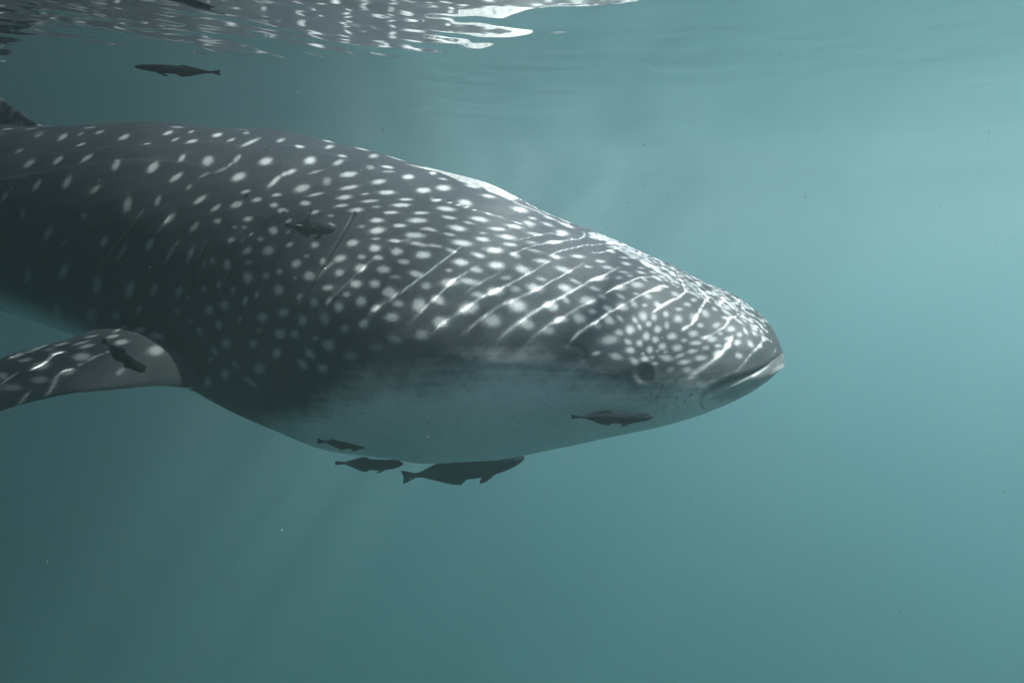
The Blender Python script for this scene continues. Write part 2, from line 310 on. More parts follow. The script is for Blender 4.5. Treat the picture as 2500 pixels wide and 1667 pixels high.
M_SKIN = skin_material("spotted_hide")
M_EYE = plain_material("eye_dark", (0.030, 0.036, 0.040), (0.05, 0.058, 0.062), 60, 0.3, 0.3)
M_PUPIL = plain_material("pupil_black", (0.012, 0.014, 0.016), (0.02, 0.022, 0.024), 90, 0.25, 0.3)
M_FISH = plain_material("remora_skin", (0.014, 0.018, 0.020), (0.030, 0.035, 0.038), 40, 0.95, 0.0, 0.001)
M_FISH_FIN = plain_material("remora_fin", (0.016, 0.020, 0.022), (0.030, 0.034, 0.036), 80, 0.7, 0.06)
M_FISH_PALE = plain_material("remora_pale_streak", (0.35, 0.38, 0.38), (0.5, 0.52, 0.5), 50, 0.5, 0.2)
M_SNOW = plain_material("plankton", (0.25, 0.27, 0.27), (0.40, 0.41, 0.40), 50, 0.8, 0.1)
M_SAND = plain_material("sand", (0.10, 0.10, 0.08), (0.16, 0.15, 0.12), 0.8, 0.9, 0.1, 0.05)

# ------------------------------------------------------------------ the water's underside: shape
_sx = np.linspace(-8, 7, 301)
_sh = np.interp(_sx, [-8, -6, -3.6, -2.77, -1.63, -.77, -.24, .4, 1.5, 5, 7], [.68, .75, .93, .89, .763, .64, .53, .48, .50, .62, .68])
SWELL_X, SWELL_H = _sx, smooth1(_sh, 15)
def tide(x, y):
    """height of the water surface: a long swell and wind ripples, seen from below"""
    x = np.asarray(x, float); y = np.asarray(y, float)
    h = np.interp(x, SWELL_X, SWELL_H); k = 1-smoothstep(2.6, 7.0, y)
    h = .68+(h-.68)*k
    calm = .30+.35*(1-smoothstep(-.3, .8, x))
    P = np.stack([x, y], -1)
    r = np.random.default_rng(11)
    rip = np.zeros_like(h)
    for lam, a, n in ((1.5, 0.0022, 5), (0.6, 0.0009, 6), (0.26, 0.00050, 7), (0.13, 0.00026, 8), (0.07, 0.00010, 8)):
        for _ in range(n):
            th = r.normal(0.9, 0.75); k = 2*math.pi/(lam*r.uniform(0.75, 1.35))
            rip += a*np.sin(k*(x*math.cos(th)+y*math.sin(th)) + r.uniform(0, 6.28))
    return h + rip*calm

# ------------------------------------------------------------------ the shark's body
SC = [0, .01, .035, .08, .14, .22, .35, .5, .7, .9, 1.15, 1.4, 1.7, 2.0, 2.3, 2.6, 2.9, 3.2, 3.5, 3.8, 4.05, 4.6, 5.3, 6.1, 6.9, 7.5, 7.9]
SB = [0, .095, .165, .225, .27, .315, .37, .43, .47, .5, .53, .55, .565, .575, .58, .585, .59, .585, .575, .56, .54, .49, .41, .30, .20, .13, .07]
ZC = [-0.399, -0.399, -0.4, -0.402, -0.404, -0.407, -0.407, -0.408, -0.385, -0.368, -0.344, -0.317, -0.28, -0.226, -0.16, -0.091, -0.02, 0.039, 0.083, 0.126, 0.158, .19, .21, .23, .25, .27, .28]
ZT = [0.0, 0.031, 0.078, 0.14, 0.181, 0.226, 0.286, 0.361, 0.423, 0.484, 0.581, 0.62, 0.67, 0.687, 0.653, 0.616, 0.564, 0.514, 0.49, 0.472, 0.457, 0.42, 0.35, 0.26, 0.17, 0.11, 0.07]
ZB = [0.0, 0.01, 0.01, 0.01, 0.066, 0.115, 0.182, 0.233, 0.313, 0.395, 0.466, 0.517, 0.542, 0.514, 0.468, 0.445, 0.442, 0.442, 0.439, 0.435, 0.432, 0.4, 0.34, 0.25, 0.16, 0.11, 0.07]

def se(c, n): return np.sign(c)*np.abs(c)**(2/n)

def body_grid(ss, th):
    t = np.sqrt(ss); tc = np.sqrt(SC)
    a = curve(tc, ZT, t); b_ = curve(tc, ZB, t); w = curve(tc, SB, t); z0 = curve(tc, ZC, t)
    x, y, tx, ty = spine(ss)
    nx, ny = ty, -tx
    sg = np.where(ny > 0, -1, 1); nx = nx*sg; ny = ny*sg
    c = np.cos(th)[None]; s = np.sin(th)[None]
    nt_ = np.interp(ss, [0, .3, 1.2, 2.4, 4.1], [1.9, 1.6, 1.55, 2.25, 2.4])[:, None]
    n = np.where(s > 0, nt_, 2.2)
    off = w[:, None]*se(c, n); up = np.where(s > 0, a[:, None], b_[:, None])*se(s, n)
    return np.stack([x[:, None]+nx[:, None]*off, y[:, None]+ny[:, None]*off, z0[:, None]+up], -1)

def grid_normals(G):
    du = np.gradient(G, axis=0); dv = np.gradient(G, axis=1)
    n = np.cross(du, dv); n /= np.linalg.norm(n, axis=-1, keepdims=True)+1e-12
    return n

# density of rings: fine at the nose and all along the part in view
_s = [0.0006]
while _s[-1] < 7.9:
    s = _s[-1]
    ds = 0.0007+0.024*s if s < 0.13 else (0.0038 if s < 4.15 else min(0.0038+(s-4.15)*0.05, 0.03))
    _s.append(min(s+ds, 7.9))
SS = np.array(_s)
TH_NEAR = np.linspace(-math.pi/2, math.pi/2, 441)
TH_FAR = np.linspace(math.pi/2, 3*math.pi/2, 151)[1:-1]

MOUTH = [(1899, 869), (1887, 876), (1871, 890), (1839, 906), (1775, 926), (1743, 939), (1722, 956), (1711, 971)]
MOUTH_V = [(3, .004), (5, .007), (7, .009), (12, .012), (23, .016), (27, .014), (20, .009), (10, .003)]
CORNER = [(1722, 957), (1712, 968), (1709, 981), (1712, 990), (1718, 996)]
GILLS = [[(864, 520), (842, 560), (815, 605), (790, 645), (763, 690), (735, 735), (722, 770)],
         [(757, 516), (735, 545), (708, 572), (680, 610), (664, 634), (631, 673), (613, 719), (600, 751), (585, 800)],
         [(690, 520), (640, 555), (612, 585), (590, 612), (560, 660), (538, 720), (528, 770)],
         [(600, 480), (545, 530), (505, 590), (480, 650), (462, 720)],
         [(699, 860), (698, 910), (697, 962)]]
RIDGES = [([(130, 395), (200, 372), (300, 362), (400, 357), (520, 353), (600, 360), (700, 358), (760, 366), (800, 378), (850, 395), (900, 405)], .003),
          ([(0, 440), (100, 425), (200, 405), (320, 395), (460, 400)], .0025)]
SPIRACLE = [(1385, 842), (1405, 846), (1420, 853), (1427, 864), (1424, 872)]
EYE_PX = (1570, 912)

def displacement(px, py, facing):
    """relief of the hide in metres along the outward normal, from the marks the photo shows"""
    sh = px.shape; px = px.ravel(); py = py.ravel(); out = np.zeros(px.shape)
    d, sg, (w, dep) = seg_dist(px, py, MOUTH, MOUTH_V, 60)
    x = d*sg
    g = smoothstep(-1.5, 2.5, x)*(1-smoothstep(0.35, 1.0, x/np.maximum(w, 1)))
    out -= dep*g
    out += dep*0.18*np.exp(-((x+7)/7.0)**2)*(d < 60)            # the upper lip's rim
    out += dep*0.12*np.exp(-((x-w*1.15)/12.0)**2)*(x > 0)*(d < 60)   # the lower lip's swell
    d, sg, _ = seg_dist(px, py, CORNER, None, 20); out -= .005*np.exp(-(d/2.6)**2)
    for gl in GILLS:
        d, sg, _ = seg_dist(px, py, gl, None, 30)
        out -= .0070*np.exp(-(d/2.4)**2)
        x = d*sg*np.where(d < 60, 1, 0)
        out += .0015*np.exp(-((x-7)/6.0)**2)*(d < 60)
    for r, a in RIDGES:
        d, sg, _ = seg_dist(px, py, r, None, 60); x = d*sg
        out += a*np.where(x > 0, np.exp(-(np.minimum(x, 99)/22.0)**2), np.exp(-(np.minimum(-x, 99)/4.0)**2))*(d < 60)
    d, sg, _ = seg_dist(px, py, SPIRACLE, None, 30); out -= .0025*np.exp(-(d/8.0)**2)
    r = np.hypot(px-EYE_PX[0], py-EYE_PX[1])
    out += .004*np.exp(-((r-27)/9.0)**2) - .010*np.exp(-(r/15.0)**2)
    # shallow folds of the skin over the gills
    out = out.reshape(sh)*smoothstep(0.02, 0.2, facing)
    return out

SPOTS = [tuple(map(float, q.split())) for q in SPOT_TEXT.split(';')]
# the crown of the snout is crowded with small spots that the low view draws out into dashes
_r = np.random.default_rng(77)
_tx = [1435, 1489, 1564, 1630, 1703, 1769, 1823, 1871, 1897]; _ty = [562, 577, 609, 643, 677, 709, 738, 776, 813]
for _k in range(330):
    _x = _r.uniform(1440, 1888); _w = 14+30*smoothstep(1440, 1700, _x)
    _o = 2+_r.random()**1.1*_w; _sl = math.degrees(math.atan2(np.interp(_x+10, _tx, _ty)-np.interp(_x-10, _tx, _ty), 20))
    SPOTS.append((_x-_o*.45, float(np.interp(_x, _tx, _ty))+_o*.8, _r.uniform(5, 11), _r.uniform(1.0, 1.9)+_o*.02, -_sl+_r.normal()*4, _r.uniform(.45, 1.0)))

def image_pigment(px, py, spots, jitter=None):
    """pale spots at the places the photo shows them"""
    out = np.zeros(px.shape)
    order = np.argsort(px); xs = px[order]
    for x, y, rx, ry, an, st in spots:
        R = max(rx, ry)*1.75
        a, b = np.searchsorted(xs, (x-R, x+R)); idx = order[a:b]
        idx = idx[np.abs(py[idx]-y) < R]
        if not len(idx): continue
        c, s = math.cos(math.radians(an)), math.sin(math.radians(an))
        dx, dy = px[idx]-x, -(py[idx]-y)
        r = np.sqrt(((dx*c+dy*s)/rx)**2 + ((-dx*s+dy*c)/ry)**2)
        if jitter is not None: r = r*(1+0.10*jitter[idx])
        v = st**.65/(1+np.exp((r-0.80)*(6.8-1.8*float(smoothstep(950, 1250, np.array(x))))))
        out[idx] = np.maximum(out[idx], v)
    return out

def metric_spots(s, q, head_end=1.15, seed=3):
    """spots laid out over the hide itself (distance along, distance round) where the photo does not show them"""
    out = np.zeros(s.shape); r = np.random.default_rng(seed); L = []
    y = 0.0
    for cell, s0, s1, rad in ((0.025, 0.05, head_end, 0.0062), (0.17, head_end, 7.8, 0.022)):
        for i in range(int((s1-s0)/cell)+1):
            for j in range(0, int(1.7/cell)+1):
                cs = s0+(i+.5*(j % 2))*cell+r.normal()*cell*.17; cq = j*cell*(.9 if cell > .1 else 1)+r.normal()*cell*.15
                if cell < .1 and (cq > 0.75 or r.random() < .12): continue
                big = 1.0 if cell > .1 else r.uniform(.7, 1.25)*(0.8+0.5*cs)
                L.append((cs, abs(cq), rad*big*r.uniform(1.0, 1.9), rad*big*r.uniform(.8, 1.1), r.uniform(.65, 1)))
    ss_, qq_ = s.ravel(), q.ravel(); o = out.ravel()
    order = np.argsort(ss_, kind='stable'); xs = ss_[order]
    for cs, cq, rx, ry, st in L:
        a, b = np.searchsorted(xs, (cs-rx*1.8, cs+rx*1.8)); idx = order[a:b]
        idx = idx[np.abs(qq_[idx]-cq) < ry*1.8]
        if len(idx):
            rr = np.sqrt(((ss_[idx]-cs)/rx)**2+((qq_[idx]-cq)/ry)**2)
            o[idx] = np.maximum(o[idx], st/(1+np.exp((rr-.8)*6.5)))
    return o.reshape(s.shape)

BELLY_LINE = [(1912, 884), (1840, 912), (1760, 918), (1700, 914), (1640, 906), (1570, 896), (1480, 872), (1390, 868), (1300, 852), (1200, 850),
              (1100, 856), (1000, 868), (900, 888), (800, 930), (700, 970), (600, 1010), (500, 1040), (400, 1040), (200, 900), (-100, 830)]
SUN_PATCH1 = [(982, 399), (1035, 409), (1072, 412), (1098, 417), (1136, 428), (1152, 438), (1173, 457), (1150, 452), (1120, 441), (1098, 431), (1066, 418), (1040, 413)]  # bright sun patch along the back, painted into the pigment
SUN_PATCH2 = [(1139, 430), (1170, 438), (1210, 452), (1241, 466), (1272, 481), (1262, 487), (1225, 479), (1194, 468), (1173, 455), (1155, 441)]
SCRATCH = [([(350, 513), (303, 572), (271, 612), (239, 651)], 1.4, .30), ([(866, 524), (842, 562), (812, 612)], 1.5, .0),
           ([(1250, 470), (1320, 505), (1390, 545)], 1.6, .35), ([(1255, 494), (1310, 515), (1395, 556)], 1.6, .35),
           ([(812, 642), (789, 660), (771, 682)], 3.5, .35)]

def inside(px, py, poly):
    r = np.zeros(px.shape, bool); n = len(poly)
    for k in range(n):
        x0, y0 = poly[k]; x1, y1 = poly[(k+1) % n]
        c = ((y0 > py) != (y1 > py)) & (px < (x1-x0)*(py-y0)/(y1-y0+1e-9)+x0); r ^= c
    return r

def pigment(P, Nn, s, q, zrel, facing):
    """RGBA pigment for points of the near flank"""
    sh = P.shape[:-1]; P = P.reshape(-1, 3); s = s.ravel(); q = q.ravel(); facing = facing.ravel(); zrel = zrel.ravel()
    px, py = proj(P)
    jit = sinfield(P, 14, .008, .03, 5)
    im = image_pigment(px, py, SPOTS, jit)
    ms = metric_spots(s, q)
    lowf = smoothstep(1420, 1520, px); seen = smoothstep(0.10-.08*lowf, 0.20-.12*lowf, facing)*(px > -15)
    crown = (1-smoothstep(0.10, 0.20, facing))*(s < 1.2)*(zrel > 0)
    up = (zrel > -0.35)
    R = np.where(px > -15, im*seen, 0)
    R = np.maximum(R, ms*up*(1-seen)); R = np.maximum(R, ms*crown*0.95)
    d, sg, _ = seg_dist(px, py, BELLY_LINE, None, 4000)
    x = d*sg + 14*sinfield(P, 10, .1, .4, 8) + 9*sinfield(P, 14, .015, .06, 18)
    G = smoothstep(-8, 120-50*smoothstep(1600, 1720, px), x)
    dm, sm, _ = seg_dist(px, py, MOUTH, None, 90); G = np.maximum(G, (.38-.2*smoothstep(1840, 1890, px))*smoothstep(0, 10, dm*sm)*(dm < 90)*smoothstep(1690, 1730, px))
    G = np.where(px < -60, smoothstep(-0.35, -0.65, zrel), G)
    G = np.where((px < 350) & (px >= -60), G*smoothstep(200, 350, px)+smoothstep(-.35, -.75, zrel)*(1-smoothstep(200, 350, px)), G)
    R = R*(1-0.85*G)
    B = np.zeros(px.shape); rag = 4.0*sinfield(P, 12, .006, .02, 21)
    for poly in (SUN_PATCH1, SUN_PATCH2):
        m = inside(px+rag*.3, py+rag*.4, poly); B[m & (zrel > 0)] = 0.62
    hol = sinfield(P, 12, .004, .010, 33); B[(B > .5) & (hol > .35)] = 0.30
    for pts, w, a in SCRATCH:
        d, _, _ = seg_dist(px, py, pts, None, 20); B = np.maximum(B, a*np.exp(-(d/w)**2))
    A = np.zeros(px.shape)
    for gl, a in zip(GILLS, (.85, .55, .35, .3, .3)):
        d, _, _ = seg_dist(px, py, gl, None, 20); A = np.maximum(A, a*np.exp(-(d/2.3)**2))
    d, sg, (w, dep) = seg_dist(px, py, MOUTH, MOUTH_V, 60); x = d*sg
    A = np.maximum(A, .42*smoothstep(-1.5, 1, x)*(1-smoothstep(.3, .75, x/np.maximum(w, 1)))*(d < 60))
    d, _, _ = seg_dist(px, py, CORNER, None, 20); A = np.maximum(A, .7*np.exp(-(d/2.2)**2))
    d, _, _ = seg_dist(px, py, SPIRACLE, None, 20); A = np.maximum(A, .6*np.exp(-(d/5.0)**2))
    r = np.hypot(px-EYE_PX[0], py-EYE_PX[1]); A = np.maximum(A, .30*np.exp(-((r-22)/7.)**2))
    # dark smudge behind the eye and small dark freckles on the cheek
    fr = sinfield(P, 16, .008, .022, 44); cheek = np.exp(-(((px-1640)/130)**2+((py-955)/45)**2))
    A = np.maximum(A, .75*cheek*smoothstep(.6, 1.2, fr))
    return np.stack([R, G, B, A], -1).reshape(*sh, 4)

def build_body():
    near = body_grid(SS, TH_NEAR)
    nn = grid_normals(near)
    mid = near.mean(axis=1, keepdims=True)
    flip = np.sign(((near-mid)*nn).sum(-1, keepdims=True)); flip[flip == 0] = 1; nn = nn*flip
    view = -near/np.linalg.norm(near, axis=-1, keepdims=True)
    facing = (nn*view).sum(-1)
    px, py = proj(near)
    disp = displacement(px, py, facing)
    fold = 0.004*sinfield(near*np.array([1.0, .5, .25]), 12, .15, .6, 2)+0.0012*sinfield(near, 12, .05, .14, 6)
    edge = np.minimum(1, np.minimum(np.arange(441), 440-np.arange(441))/12.0)[None]
    body_size = smoothstep(0.0, .25, SS)[:, None]
    disp = disp*edge + fold*edge*body_size
    near = near + nn*disp[..., None]
    # arc length round the hide from the spine
    dq = np.linalg.norm(np.diff(near[:, ::-1], axis=1), axis=-1)
    q = np.concatenate([np.zeros((len(SS), 1)), np.cumsum(dq, 1)], 1)[:, ::-1]
    zc = curve(np.sqrt(SC), ZC, np.sqrt(SS))[:, None]
    zt = curve(np.sqrt(SC), ZT, np.sqrt(SS))[:, None]+1e-6; zb = curve(np.sqrt(SC), ZB, np.sqrt(SS))[:, None]+1e-6
    zr = near[..., 2]-zc; zr = np.where(zr > 0, zr/zt, zr/zb)
    S2 = np.repeat(SS[:, None], 441, 1)
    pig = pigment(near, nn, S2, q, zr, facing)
    # the far flank mirrors the near one, with fewer columns
    cols = np.clip(((math.pi-TH_FAR+math.pi/2)/math.pi*440).round().astype(int), 0, 440)
    x, y, tx, ty = spine(SS)
    nrm = np.stack([ty, -tx], -1)
    far_src = near[:, cols]
    rel = far_src[..., :2]-np.stack([x, y], -1)[:, None]
    dn = (rel*nrm[:, None]).sum(-1, keepdims=True)
    far = far_src.copy(); far[..., :2] -= 2*dn*nrm[:, None]
    G = np.concatenate([near, far], 1); pf_ = pig[:, cols].copy(); pf_[:, 8:, 2] = 0; PG = np.concatenate([pig, pf_], 1)
    nu, nv = G.shape[:2]
    V = np.concatenate([G.reshape(-1, 3), G[0].mean(0)[None], G[-1].mean(0)[None]])
    A = np.concatenate([PG.reshape(-1, 4), PG[0].mean(0)[None], PG[-1].mean(0)[None]])
    j = np.arange(nv); j2 = (j+1) % nv
    t0 = np.stack([np.full(nv, nu*nv), j2, j], -1); b0 = (nu-1)*nv
    t1 = np.stack([np.full(nv, nu*nv+1), b0+j, b0+j2], -1)
    Q = grid_faces(nu, nv, True)[:, ::-1]
    me = mesh_np("whale_shark_body", V, Q, np.concatenate([t0[:, ::-1], t1[:, ::-1]]))
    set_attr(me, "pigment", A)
    return me, near, nn, facing

def fin_grid(lead, trail, thick, nu, nv, camber=0.0):
    """closed fin: sections run from the leading edge over the upper side to the trailing edge and back below"""
    lead = np.array(lead, float); trail = np.array(trail, float); thick = np.array(thick, float)
    k = np.linspace(0, 1, len(lead)); u = np.linspace(0, 1, nu)
    Lc = np.stack([curve(k, lead[:, i], u) for i in range(3)], -1)
    Tc = np.stack([curve(k, trail[:, i], u) for i in range(3)], -1)
    tk = curve(k, thick, u)
    w = (1-np.cos(np.linspace(0, math.pi, nv)))/2
    prof = 1.48*np.sqrt(w)-0.63*w-1.76*w**2+1.42*w**3-0.51*w**4; prof = np.maximum(prof, 0)*1.9
    ch = Tc-Lc; span = np.gradient((Lc+Tc)/2, axis=0)
    nr = np.cross(ch, span); nr /= np.linalg.norm(nr, axis=-1, keepdims=True)+1e-9
    if nr[:, 2].mean() < 0: nr = -nr
    mid = Lc[:, None]+ch[:, None]*w[None, :, None] + nr[:, None]*(camber*np.sin(w*math.pi))[None, :, None]
    up = mid+nr[:, None]*(prof[None]*tk[:, None]/2)[..., None]
    dn = mid-nr[:, None]*(prof[None]*tk[:, None]/2)[..., None]
    G = np.concatenate([up, dn[:, ::-1][:, 1:-1]], 1)
    return G

def fin_mesh(name, G, pig):
    nu, nv = G.shape[:2]
    V = np.concatenate([G.reshape(-1, 3), G[0].mean(0)[None], G[-1].mean(0)[None]])
    A = np.concatenate([pig.reshape(-1, 4), pig[0].mean(0)[None], pig[-1].mean(0)[None]])
    j = np.arange(nv); j2 = (j+1) % nv; b0 = (nu-1)*nv
    t = np.concatenate([np.stack([np.full(nv, nu*nv), j, j2], -1), np.stack([np.full(nv, nu*nv+1), b0+j2, b0+j], -1)])
    me = mesh_np(name, V, grid_faces(nu, nv, True), t)
    bm = bmesh.new(); bm.from_mesh(me); bmesh.ops.recalc_face_normals(bm, faces=bm.faces); bm.to_mesh(me); bm.free()
    for p in me.polygons: p.use_smooth = True
    set_attr(me, "pigment", A)
    return me

def random_fin_pigment(G, seed, spacing=.09, rad=.018):
    P = G.reshape(-1, 3); r = np.random.default_rng(seed); out = np.zeros(len(P))
    lo, hi = P.min(0), P.max(0); n = int(min(160, np.prod(np.maximum((hi-lo)/spacing, 1))*1.2))
    for i in r.integers(0, len(P), n):
        d = np.linalg.norm(P-P[i], axis=1); out = np.maximum(out, r.uniform(.6, 1)/(1+np.exp((d/rad-.8)*7)))
    z = np.zeros(len(P)); return np.stack([out, z, z, z], -1).reshape(*G.shape[:-1], 4)

shark = empty("whale_shark", (-1.8, 3.3, -0.55))
tag(shark, "huge dark grey whale shark with white spots and pale belly swimming right under the surface", "whale shark")
ROOT = Vector(shark.location)
def shark_part(name, me, parent=None, mat=M_SKIN):
    o = new_object(name, me, mat, parent or shark)
    if parent is None: o.matrix_parent_inverse = Matrix.Translation(-ROOT)
    return o

body_me, NEAR, NRM, FACING = build_body()
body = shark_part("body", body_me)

# near pectoral fin, spread towards the lens and swept back
L_PF = [at(492, 900, 2.86), at(474, 944, 2.36), at(370, 942, 2.19), at(200, 957, 2.04), at(0, 1003, 1.98), at(-190, 1075, 1.83), at(-330, 1150, 1.74)]
T_PF = [at(440, 800, 2.95), at(413, 790, 2.58), at(330, 776, 2.53), at(170, 826, 2.38), at(0, 878, 2.30), at(-190, 985, 2.02), at(-345, 1120, 1.80)]
TK = [.05, .075, .07, .055, .042, .028, .012]
PFG = fin_grid(L_PF, T_PF, TK, 420, 110, .018)
FIN_SPOTS_R4 = "1160 235 50 20 25 .9;1080 328 48 20 12 .8;1225 360 75 35 12 1;1190 490 60 35 10 .7;925 425 50 20 8 .9;865 380 50 12 12 .8;920 322 55 7 25 .8;660 455 60 14 12 1;620 430 70 8 15 .9;700 380 50 6 12 .7;625 535 70 28 5 .8;470 440 60 8 12 .9;270 480 80 7 20 .9;130 530 65 10 18 1;190 560 55 14 8 .7;310 605 70 28 10 1;440 505 60 14 10 .8;20 680 40 25 0 .6;520 650 60 25 10 .5;300 710 70 25 5 .4;80 770 90 25 0 .3;920 650 40 20 40 .3;380 480 40 12 10 .4"
FIN_SPOTS = []
for q_ in FIN_SPOTS_R4.split(';'):
    a_ = list(map(float, q_.split())); FIN_SPOTS.append((a_[0]/3.136, 700+a_[1]/3.136, a_[2]/3.136*1.1, a_[3]/3.136*1.15, a_[4], a_[5]))
def pectoral_pigment(G):
    P = G.reshape(-1, 3); px, py = proj(P); jit = sinfield(P, 14, .01, .03, 9)
    R = image_pigment(px, py, FIN_SPOTS, jit)
    rnd = random_fin_pigment(G, 12)[..., 0].ravel(); R = np.where(px < 0, rnd, R)
    # paler skin in the fin's armpit, partly sunlight painted into the pigment
    Gg = .05*smoothstep(230, 380, px)*smoothstep(800, 890, py)*(1-smoothstep(420, 450, px))
    j = np.tile(np.arange(G.shape[1]), G.shape[0]); Gg = np.where(j >= 110, .9, Gg)
    z = np.zeros(len(P)); return np.stack([R, Gg, z, z], -1).reshape(*G.shape[:-1], 4)
PFP = pectoral_pigment(PFG)
fin = shark_part("pectoral_fin", fin_mesh("pectoral_fin", PFG, PFP))

# the far pectoral fin: the near one mirrored through the body's middle plane
x_, y_, tx_, ty_ = spine(np.array([2.55])); n_ = np.array([ty_[0], -tx_[0], 0]); c_ = np.array([x_[0], y_[0], 0])
def mirrored(G): return G-2*((G-c_)@n_)[..., None]*n_
sub = mirrored(PFG[::6, ::4]); fin2 = shark_part("pectoral_fin", fin_mesh("pectoral_fin_far", sub, PFP[::6, ::4]))

def spine_pt(s, side, z):
    x, y, tx, ty = spine(np.array([s])); return np.array([x[0]+ty[0]*side, y[0]-tx[0]*side, z])
def top_z(s): return float(np.interp(s, SC, np.array(ZC)+np.array(ZT)))
def bot_z(s): return float(np.interp(s, SC, np.array(ZC)-np.array(ZB)))
def vertical_fin(name, secs, thick, nu=60, nv=30, seed=1):
    lead = [spine_pt(a, 0, za) for a, za, b, zb in secs]; trail = [spine_pt(b, 0, zb) for a, za, b, zb in secs]
    G = fin_grid(lead, trail, thick, nu, nv); return shark_part(name, fin_mesh(name, G, random_fin_pigment(G, seed)))
zt_ = top_z
vertical_fin("dorsal_fin", [(3.22, zt_(3.22)-.05, 4.75, zt_(4.75)-.08), (3.55, zt_(3.55)+.012, 4.66, zt_(4.66)+.02), (3.80, .71, 4.58, .72), (3.99, .80, 4.60, .79), (4.25, .87, 4.66, .835)], [.07, .07, .06, .04, .015], 160, 60)
vertical_fin("dorsal_fin", [(5.9, zt_(5.9)-.05, 6.35, zt_(6.35)-.05), (6.1, zt_(6.1)+.08, 6.38, zt_(6.38)+.08), (6.25, zt_(6.2)+.19, 6.44, zt_(6.2)+.17)], [.05, .04, .015])
vertical_fin("anal_fin", [(6.1, bot_z(6.1)+.05, 6.5, bot_z(6.5)+.05), (6.25, bot_z(6.2)-.08, 6.5, bot_z(6.5)-.06), (6.4, bot_z(6.2)-.17, 6.55, bot_z(6.2)-.15)], [.05, .04, .015])
def tail_pt(ds, z):
    x, y, tx, ty = spine(np.array([7.85])); return np.array([x[0]+tx[0]*ds, y[0]+ty[0]*ds, z])
for secs, tk in (([(-.35, .28, .12, .28), (-.05, .45, .22, .40), (.25, .75, .42, .68), (.45, .88, .52, .84)], [.12, .07, .04, .01]),
                 ([(-.35, .28, .12, .28), (-.10, .12, .12, .14), (.05, -.15, .17, -.12), (.12, -.33, .2, -.32)], [.12, .06, .03, .01])):
    G = fin_grid([tail_pt(a, z) for a, z, b, w in secs], [tail_pt(b, w) for a, z, b, w in secs], tk, 50, 30)
    shark_part("tail_fin", fin_mesh("tail_fin", G, random_fin_pigment(G, 8)))
for sd in (1, -1):
    secs = [(4.95, .30, -.02, 5.35, .30, -.02), (5.1, .48, -.14, 5.38, .45, -.14), (5.3, .62, -.22, 5.45, .60, -.22)]
    G = fin_grid([spine_pt(a, sd*b, c) for a, b, c, *_ in secs], [spine_pt(d, sd*e, f) for *_, d, e, f in secs], [.05, .035, .01], 40, 24)
    shark_part("pelvic_fin", fin_mesh("pelvic_fin", G, random_fin_pigment(G, 6)))

# eye
NPX, NPY = proj(NEAR)
def near_point(px, py):
    d = (NPX-px)**2+(NPY-py)**2+1e6*(FACING < 0.02); i = np.unravel_index(np.argmin(d), d.shape)
    return NEAR[i], NRM[i]
def uv_sphere(name, r, seg=28, rings=18, squash=1.0):
    bm = bmesh.new(); bmesh.ops.create_uvsphere(bm, u_segments=seg, v_segments=rings, radius=r)
    for v in bm.verts: v.co.z *= squash
    me = bpy.data.meshes.new(name); bm.to_mesh(me); bm.free()
    for p in me.polygons: p.use_smooth = True
    return me
def ring_mesh(name, R, r, a=1.0, n=40, m=10):
    u = np.linspace(0, 2*math.pi, n, endpoint=False)[:, None]; v = np.linspace(0, 2*math.pi, m, endpoint=False)[None]
    V = np.stack([(R+r*np.cos(v))*np.cos(u), (R+r*np.cos(v))*np.sin(u)*a, r*np.sin(v)+0*u], -1)
    i = np.arange(n)[:, None]; j = np.arange(m)[None]; i2 = (i+1) % n; j2 = (j+1) % m
    return mesh_np(name, V, np.stack([i*m+j, i2*m+j, i2*m+j2, i*m+j2], -1).reshape(-1, 4))
def add_eye(P, Nn):
    z = Vector(Nn).normalized(); q = z.to_track_quat('Z', 'Y')
    eye = new_object("eye", uv_sphere("eye", .0165, squash=.8), M_EYE, shark)
    eye.matrix_world = Matrix.Translation(Vector(P)-z*.012) @ q.to_matrix().to_4x4()
    eye.matrix_parent_inverse = Matrix.Translation(-ROOT); eye.matrix_basis = Matrix.Translation(Vector(P)-z*.012) @ q.to_matrix().to_4x4()
    pup = new_object("pupil", uv_sphere("pupil", .0100, squash=.75), M_PUPIL, eye); pup.location = (-.002, -.001, .0070)
    lid = new_object("eyelid", ring_mesh("eyelid", .0174, .0012, 1.06), M_LID, eye); lid.location = (0, 0, .006)
M_LID = plain_material("eyelid_skin", (0.12, 0.14, 0.15), (0.18, 0.20, 0.21), 120, .6, .2, .0005)
eP, eN = near_point(*EYE_PX); add_eye(eP, eN)
def mirror_pt(P, s): 
    x, y, tx, ty = spine(np.array([s])); n = np.array([ty[0], -tx[0], 0]); c = np.array([x[0], y[0], 0]); return P-2*np.dot(P-c, n)*n, n
fP, n_e = mirror_pt(eP, .6); fN = eN-2*np.dot(eN, n_e)*n_e; add_eye(fP, fN)

